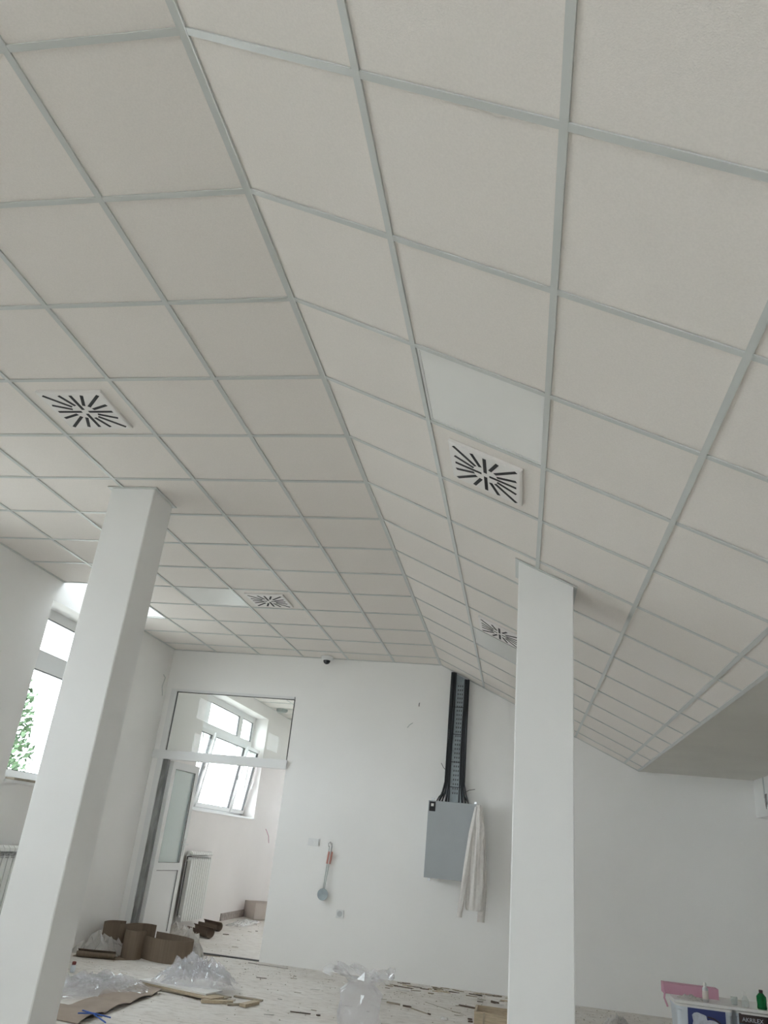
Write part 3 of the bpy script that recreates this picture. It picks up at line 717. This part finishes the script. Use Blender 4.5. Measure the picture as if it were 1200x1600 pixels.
# ------------------------------------------------------------------ crumpled film heaps
def crumple(name, cx, cy, wx, wy, h, seed, m, label, yaw=0., n=34, z0=.004, spike=.6, layers=2, cat='plastic film', sx=None):
    t = MB(); c, s = math.cos(yaw), math.sin(yaw)
    for L in range(layers):
        r_ = random.Random(seed+L*17); off = Vector((seed*3.1+L*7, seed*1.7, 0))
        P = []; sc_ = 1-.22*L
        for i in range(n+1):
            for j in range(n+1):
                u = i/n*2-1; v = j/n*2-1
                # square -> disc like outline with ragged rim
                m_ = max(abs(u), abs(v)); l_ = math.hypot(u, v) or 1; k = m_/l_ if l_ else 1
                uu, vv = u*(k*.55+.45), v*(k*.55+.45)
                rr = 1+.22*noise.noise(Vector((uu*2, vv*2, seed*.7+L)))
                uu *= rr*sc_; vv *= rr*sc_
                env = max(0, 1-m_**2.2)
                p = Vector((uu*2.7, vv*2.7, 0))+off
                rid = 1-abs(noise.noise(p))*2.6; rid2 = 1-abs(noise.noise(p*2.3+Vector((5,2,1))))*2.6
                z = env*(.36+.40*max(-.3, rid)+.26*max(-.3, rid2)) + .05*(1-env)*max(0, noise.noise(p*3))
                z = max(0, z)*h*(1-.25*L)
                dx = .05*noise.noise(p*1.7+Vector((9,0,0)))*h*6+r_.uniform(-1,1)*wx/n*.9; dy = .05*noise.noise(p*1.7+Vector((0,9,0)))*h*6+r_.uniform(-1,1)*wy/n*.9; z *= r_.uniform(.72,1.18)
                x = uu*wx/2+dx*.4; y = vv*wy/2+dy*.4
                P.append((cx+x*c-y*s, cy+x*s+y*c, z0+z))
        F = []
        for i in range(n):
            for j in range(n):
                a = i*(n+1)+j; b = a+1; d = a+n+1; e = d+1
                if (i+j) % 2: F += [(a,b,e),(a,e,d)]
                else: F += [(a,b,d),(b,e,d)]
        t.poly(P, F)
    o = t.build(name, m, org=(cx, cy, 0)); tag(o, label, cat); return o
crumple('plastic_film', -3.47, 6.98, 1.0, .75, .13, 3, 'film', 'crumpled clear plastic film spread on the floor beside the left column', yaw=.9, n=32)
crumple('plastic_film', -2.82, 7.56, .74, .52, .23, 11, 'film', 'tall crumpled heap of clear plastic film on the white boards', yaw=.2, n=28, z0=.052)
crumple('plastic_film', -4.32, 8.62, .50, .46, .22, 21, 'foam', 'milky crumpled packing film against the foot of the left wall', n=13, z0=.012)
crumple('plastic_film', -3.62, 9.30, .34, .26, .27, 31, 'foam', 'milky crumpled film piled behind the oval cardboard loop', n=12)
crumple('plastic_film', -4.32, 10.65, .50, .5, .16, 41, 'foam', 'milky film lying between the two curled cardboard tubes', n=22)
crumple('plastic_film', -4.22, 13.0, .30, 1.1, .06, 51, 'foam', 'flat pale film on the next room floor before the box', n=22)
crumple('plastic_bag', .90, 8.45, .26, .24, .13, 61, 'foam', 'small white plastic bag on the floor right of the right column', n=20, cat='bag')
# standing bag of film in the middle
bg_ = thing('plastic_bag', (-1.20, 6.85, 0), 'standing clear plastic bag with a flared crumpled top at bottom centre', 'bag')
rings = []; n = 36
for j, (z, r) in enumerate([(.003,.13),(.05,.155),(.12,.16),(.2,.155),(.27,.145),(.31,.10),(.335,.075)]):
    ring = []
    for k in range(n):
        a = 2*math.pi*k/n; q = Vector((math.cos(a)*2.2, math.sin(a)*2.2, z*9))
        f = r*(1+.20*noise.noise(q)+.22*abs(noise.noise(q*2.7)))
        ring.append((-1.20+f*math.cos(a), 6.85+f*math.sin(a)*.8, z+.02*noise.noise(q*1.5)*(j > 0)))
    rings.append(ring)
MB().loft(rings, caps=False).build('bag_body', 'film', bg_)
rings = []
for j, (z, r) in enumerate([(.335,.07),(.36,.13),(.385,.20),(.40,.27),(.385,.31)]):
    ring = []
    for k in range(n):
        a = 2*math.pi*k/n; q = Vector((math.cos(a)*1.6, math.sin(a)*1.6, j*.5+4))
        f = r*(1+.5*noise.noise(q)+.15*noise.noise(q*3)) ; zz = z+.05*noise.noise(q*2.2)*j*.5
        ring.append((-1.20+f*math.cos(a), 6.87+f*math.sin(a)*.7, zz))
    rings.append(ring)
MB().loft(rings, caps=False).build('bag_mouth', 'film', bg_)

# ------------------------------------------------------------------ boards and offcuts by the film
def plank(cx, cy, z, L, Wd, t_, yaw, m, name, label, cat, group=None):
    Mx = Matrix.Translation((cx, cy, z)) @ Matrix.Rotation(yaw, 4, 'Z')
    mb = MB().box((-L/2,-Wd/2,0),(L/2,Wd/2,t_), Mx); o = mb.build(name, m, org=(cx, cy, z)); tag(o, label, cat, group); return o
yw = math.radians(-16)
plank(-2.80, 7.33, .004, .78, .20, .016, math.radians(-9), 'wood2', 'board', 'lowest greyed plank under the white boards', 'board')
plank(-2.83, 7.30, .0205, .80, .17, .014, math.radians(-20), 'wood', 'board', 'light wooden plank just under the white boards', 'board')
plank(-2.88, 7.38, .035, .72, .24, .014, math.radians(-15), 'board', 'board', 'topmost white laminate board under the tall film heap', 'board')
for i, (x, y, L, Wd, yaw, m, lab) in enumerate([
    (-2.44, 7.12, .26, .05, 30, 'wood', 'pale wooden offcut pointing away at the right end of the boards'),
    (-2.19, 7.22, .22, .06, 76, 'wood', 'short yellowish offcut, rightmost beside the boards'),
    (-2.28, 7.46, .26, .035, -3, 'wood2', 'thin greyed lath lying behind the offcuts'),
    (-2.44, 7.30, .18, .045, 8, 'boxm', 'small pale wood chip between the boards and the offcuts'),
    (-2.30, 7.14, .12, .04, 40, 'wood2', 'thin greyed splinter in front of the rightmost offcut')]):
    plank(x, y, .003+.0, L, Wd, .022 if i < 2 else .012, math.radians(yaw), m, 'wood_offcut', lab, 'offcut')
# wooden crate by the right column
cr = thing('wooden_box', (-.1, 7.75, 0), 'low light pine box on the floor left of the foot of the right column', 'box')
for a, b in (((-.35,7.60,.003),(.20,7.615,.125)), ((-.35,7.92,.003),(.20,7.935,.125)), ((-.35,7.615,.003),(-.335,7.92,.125)), ((.185,7.615,.003),(.20,7.92,.125)), ((-.335,7.615,.003),(.185,7.92,.018))):
    MB().box(a, b).build('side_board', 'wood', cr)
MB().box((-.275,7.59,.003),(-.262,7.60,.125)).build('batten', 'wood2', cr)

# ------------------------------------------------------------------ splinters, plaster chips
def stick(p, q, wd, m, label, name='wood_splinter', cat='splinter', group=None, h=None):
    p = Vector(p); q = Vector(q); d = q-p; L = d.length; yaw = math.atan2(d.y, d.x); c = (p+q)/2
    Mx = Matrix.Translation((c.x, c.y, .002)) @ Matrix.Rotation(yaw, 4, 'Z'); wd *= .6; h = h or wd*.6
    P = [(-L/2,-wd*.3,0),(-L*.2,-wd/2,0),(L*.3,-wd*.45,0),(L/2,0,0),(L*.25,wd/2,0),(-L/2,wd*.35,0)]
    P = [tuple(Mx @ Vector(a)) for a in P]
    o = MB().prism(P, (0,0,h)).build(name, m, org=(c.x, c.y, .002)); tag(o, label, cat, group); return o
stick((-1.83,7.20),(-1.66,7.22), .02, 'dark', 'dark stick lying alone in the middle of the floor')
stick((-1.61,7.21),(-1.58,7.23), .02, 'dark', 'small dark chip just right of the lone stick')
stick((-1.26,9.16),(-1.06,9.13), .022, 'dark', 'dark splinter at the foot of the far wall, leftmost there')
stick((-1.18,8.19),(-1.05,8.16), .035, 'wood2', 'brown stick, left part of the broken chain of sticks')
stick((-1.02,8.13),(-.94,8.11), .035, 'dark', 'dark stub in the middle of the broken chain of sticks')
stick((-.94,8.08),(-.77,7.92), .022, 'wood2', 'long thin pale stick ending in a dark knot')
stick((-.77,7.93),(-.74,7.90), .03, 'dark', 'dark knot at the end of the long thin stick')
stick((-.54,8.55),(-.36,8.50), .035, 'dark', 'thick dark splinter behind the pine box')
stick((-.36,8.52),(-.19,8.47), .014, 'dark', 'thin dark splinter pointing to the right column')
stick((-.25,8.98),(-.17,8.92), .05, 'dark', 'dark pointed chip by the far wall near the right column')
stick((-.86,8.5),(-.44,8.1), .008, 'wood2', 'very thin long reed running towards the pine box')
stick((-.42,7.95),(-.38,7.95), .03, 'dark', 'upper of two tiny dark chips left of the pine box')
stick((-.41,7.84),(-.37,7.85), .03, 'dark', 'lower of two tiny dark chips left of the pine box')
stick((-.64,7.80),(-.58,7.79), .05, 'chip', 'small white plaster chip left of the pine box', 'plaster_chip', 'chip')
stick((-2.92,9.36),(-2.45,9.32), .015, 'plinth', 'thin strip of dirt under the doorway edge')
stick((-4.02,9.50),(-3.45,9.35), .012, 'dark', 'thin dark lath before the doorway, behind the cardboard loop')
stick((-3.70,9.42),(-3.30,9.50), .02, 'wood2', 'greyed lath across the doorway threshold')
r9 = random.Random(12)
for i in range(46):   # scattered along the far wall
    x = r9.uniform(-1.35, -.05); y = 9.45-abs(r9.gauss(0, .22)); a = r9.uniform(-.5, .5); L = r9.uniform(.03, .13)
    m = r9.choice(['dark','wood2','wood2','wood','chip','dark'])
    stick((x, y), (x+L*math.cos(a), y+L*math.sin(a)*.6), r9.uniform(.012,.026), m, {'dark': 'small dark', 'wood2': 'small greyed', 'wood': 'small light', 'chip': 'small white'}[m]+' splinter in the line of debris along the foot of the far wall', group='splinters along the far wall')
for i in range(44):   # middle floor
    x = r9.uniform(-2.9, 0.1); y = r9.uniform(6.9, 9.3); a = r9.uniform(-.8, .8); L = r9.uniform(.02, .11)
    if -1.5 < x < -.9 and y < 7.3: continue
    if -3.4 < x < -2.1 and 6.9 < y < 8: continue
    if x > -.42 and y < 8.0: continue
    m = r9.choice(['dark','wood2','wood2','chip'])
    stick((x, y), (x+L*math.cos(a), y+L*math.sin(a)*.6), r9.uniform(.006,.015), m, {'dark': 'small dark', 'wood2': 'small greyed', 'chip': 'small white'}[m]+' splinter scattered over the middle of the dusty floor', group='splinters scattered on the floor')
for i in range(12):
    x = r9.uniform(-4.2, -3.0); y = r9.uniform(9.9, 13.5); a = r9.uniform(-.8, .8); L = r9.uniform(.03, .12)
    stick((x, y), (x+L*math.cos(a), y+L*math.sin(a)*.6), r9.uniform(.01,.02), r9.choice(['dark','wood2','chip']), 'small splinter on the floor of the next room', group='splinters in the next room')
mb = MB()
for i in range(1300):  # grit
    x = r9.uniform(-4.4, 2.2); y = 9.5-abs(r9.gauss(0, 1.0)) if i % 2 else r9.uniform(6, 14)
    if y > YF-.03 and (x < -4.35 or x > -2.9): continue
    s = r9.uniform(.003, .009); Mx = Matrix.Translation((x, y, .0005)) @ Matrix.Rotation(r9.uniform(0, 3), 4, 'Z')
    mb.poly([tuple(Mx @ Vector(p)) for p in ((-s,-s*.6,0),(s,-s*.5,0),(s*.3,s*.8,0),(0,0,s*.7))], [(0,2,1),(0,1,3),(1,2,3),(2,0,3)])
o = mb.build('floor_grit', 'wood2'); tag(o, 'fine grit and crumbs spread over the dusty floor', 'grit', kind='stuff')

# small bottle with a red cap left of the column
t = thing('small_bottle', (-3.99, 7.52, 0), 'small white bottle with a dark red cap beside the left column', 'bottle')
MB().lathe((-3.99,7.52,.002), [(.02,0),(.022,.01),(.022,.05),(.012,.06)], 16).build('bottle_body', 'tub', t, smooth=True)
MB().lathe((-3.99,7.52,.062), [(.018,0),(.018,.022),(.012,.026)], 16).build('cap', 'darkred', t, smooth=True)

# ------------------------------------------------------------------ paint tubs, shelf board and what stands on it
def rrect(x0, x1, y0, y1, r, z, n=5):
    out = []
    for cx, cy_, a0 in ((x1-r,y0+r,-90),(x1-r,y1-r,0),(x0+r,y1-r,90),(x0+r,y0+r,180)):
        for k in range(n+1):
            a = math.radians(a0+90*k/n); out.append((cx+r*math.cos(a), cy_+r*math.sin(a), z))
    return out
def tub(x0, x1, y0, y1, label):
    t = thing('paint_tub', ((x0+x1)/2, (y0+y1)/2, 0), label, 'paint tub')
    MB().loft([rrect(x0+.02,x1-.02,y0+.02,y1-.02,.05,.003), rrect(x0+.004,x1-.004,y0+.004,y1-.004,.05,.36), rrect(x0,x1,y0,y1,.05,.365), rrect(x0,x1,y0,y1,.05,.40)]).build('tub_body', 'tub', t, smooth=True)
    MB().loft([rrect(x0-.004,x1+.004,y0-.004,y1+.004,.05,.388), rrect(x0-.004,x1+.004,y0-.004,y1+.004,.05,.402), rrect(x0+.01,x1-.01,y0+.01,y1-.01,.05,.408)]).build('lid', 'board', t, smooth=True)
    return t
def text_part(s, size, loc, m, parent, name, rx=90, ext=.0006):
    cu = bpy.data.curves.new(name, 'FONT'); cu.body = s; cu.size = size; cu.extrude = ext
    o = bpy.data.objects.new(name, cu); COL.objects.link(o)
    bpy.context.view_layer.update()
    dg = bpy.context.evaluated_depsgraph_get(); me = bpy.data.meshes.new_from_object(o.evaluated_get(dg))
    bpy.data.objects.remove(o); me.materials.clear(); me.materials.append(M[m])
    o = bpy.data.objects.new(name, me); COL.objects.link(o); o.parent = parent
    o.location = Vector(loc)-Vector(ORG[parent.name]); o.rotation_euler = (math.radians(rx), 0, 0); return o
TY = 7.40
t1 = tub(1.245, 1.665, TY, TY+.36, 'white paint tub with a navy blue label, left of the two tubs')
def disc(cx, cz, rx, rz, y, dep, n=22, wob=0, seed=0):
    pts = [(cx+rx*math.cos(2*math.pi*k/n)*(1+wob*math.sin(5*k+seed)), y, cz+rz*math.sin(2*math.pi*k/n)*(1+wob*math.cos(7*k+seed))) for k in range(n)]
    return MB().prism(pts, (0, dep, 0))
MB().box((1.325, TY-.0015, .10), (1.605, TY+.012, .385)).build('label_print', 'navy', t1)
disc(1.415, .30, .062, .062, TY-.003, .0012, wob=.16).build('pale_blot', 'print_white', t1)
disc(1.50, .25, .09, .065, TY-.0028, .0012, wob=.05, seed=2).build('pale_blot', 'print_white', t1)
mb = MB().tube([(1.47, TY-.0045, .338), (1.52, TY-.0045, .328), (1.56, TY-.0045, .305), (1.598, TY-.0045, .265)], .005, 6); mb.build('dark_arc', 'brown', t1)
text_part('AQUA', .055, (1.385, TY-.0045, .195), 'navy', t1, 'label_lettering')
t2 = tub(1.69, 2.11, TY, TY+.36, 'white paint tub with a dark banded label, right of the two tubs')
MB().box((1.695+.01, TY-.0015, .325), (1.93, TY+.012, .392)).build('label_band', 'brown', t2)
MB().box((1.705, TY-.0015, .10), (1.93, TY+.012, .3248)).build('label_print', 'teal', t2)
MB().box((1.845, TY-.003, .27), (1.93, TY-.0015, .315)).build('label_stripe', 'red', t2)
MB().box((1.93, TY-.0012, .10), (2.05, TY+.012, .36)).build('label_side', 'spk', t2)
text_part('AKRILEX', .040, (1.725, TY-.003, .340), 'print_white', t2, 'label_lettering')
BZ = .4082
o = MB().box((1.225, TY-.015, BZ), (2.25, 7.86, BZ+.022)).build('shelf_board', 'board', org=(1.7, 7.6, BZ), bevel=.003); tag(o, 'white board lying across the two paint tubs', 'board')
BT = BZ+.0222
t = thing('pink_foam_block', (1.4, 7.72, BT), 'pink foam slab lying at the back of the white board', 'foam')
MB().box((1.19, 7.66, BT), (1.62, 7.78, BT+.075)).build('foam_slab', 'pink', t)
MB().tube([(1.20, 7.66, BT+.02), (1.19, 7.64, BT-.03), (1.215, 7.645, BT-.09)], .008, 6).build('dangling_strip', 'pink', t)
crumple('plastic_film', 1.37, 7.50, .20, .15, .035, 71, 'foam', 'small piece of crumpled white film on the left end of the board', n=14, z0=BT+.001)
def bottle(x, y, prof, m, capprof, capm, label, name='bottle'):
    t = thing(name, (x, y, BT), label, 'bottle'); MB().lathe((x,y,BT+.001), prof, 20).build('bottle_body', m, t, smooth=True)
    z = prof[-1][1]+.001; MB().lathe((x,y,BT+z), capprof, 16).build('cap', capm, t, smooth=True); return t
b1 = bottle(1.475, 7.45, [(.02,0),(.023,.01),(.023,.09),(.018,.10)], 'steel', [(.012,0),(.012,.028),(.009,.032)], 'board', 'slim spray bottle with white cap on the board in front of the pink foam')
MB().lathe((1.475,7.45,BT+.02), [(.0235,0),(.0235,.06)], 20).build('sleeve_label', 'boxm', b1)
bottle(1.775, 7.47, [(.026,0),(.028,.01),(.026,.05),(.010,.075)], 'clear', [(.009,0),(.008,.03),(.005,.035)], 'board', 'small clear squeeze bottle with white nozzle on the board')
bottle(1.895, 7.46, [(.034,0),(.036,.012),(.034,.03),(.036,.06),(.036,.085),(.016,.108)], 'green', [(.015,0),(.015,.02),(.012,.023)], 'brown', 'green plastic bottle with a dark cap on the right of the board')
o = MB().lathe((1.70, 7.50, BT+.001), [(.022,0),(.026,.055),(.024,.055),(.020,.003)], 18).build('cup', 'clear', org=(1.70,7.5,BT), smooth=True); tag(o, 'small clear plastic cup left of the clear squeeze bottle', 'cup')

# ------------------------------------------------------------------ outside
struct('ground', MB().box((-40, -30, -.6), (30, 40, -.5)), 'ground', 'pale yard ground outside the windows', 'ground')
def tree(x, y, h, cr, label, seed):
    t = thing('leafy_tree', (x, y, -.5), label, 'tree', 'leafy trees outside the windows')
    MB().tube([(x,y,-.5),(x+.1,y,.8),(x,y+.1,h*.6)], [.14,.10,.05], 8).build('trunk', 'bark', t)
    r_ = random.Random(seed); mb = MB()
    for i in range(4200):
        while True:
            p = Vector((r_.uniform(-1,1), r_.uniform(-1,1), r_.uniform(-1,1)))
            if .35 < p.length < 1: break
        f = 1+.25*noise.noise(p*2+Vector((seed,0,0)))
        c = Vector((x+p.x*cr*f, y+p.y*cr*f, h*.55+p.z*h*.42*f)); s = r_.uniform(.05,.11)
        a = Vector((r_.uniform(-1,1), r_.uniform(-1,1), r_.uniform(-1,1))).normalized(); b = a.orthogonal().normalized(); q = a.cross(b)
        mb.poly([c+b*s, c+q*s*.5, c-b*s, c-q*s*.5], [(0,1,2,3)])
    o = mb.build('foliage', 'leaf', t); o['kind'] = 'stuff'
tree(-10.2, 13.5, 4.3, 1.0, 'leafy green tree outside the left window', 5)
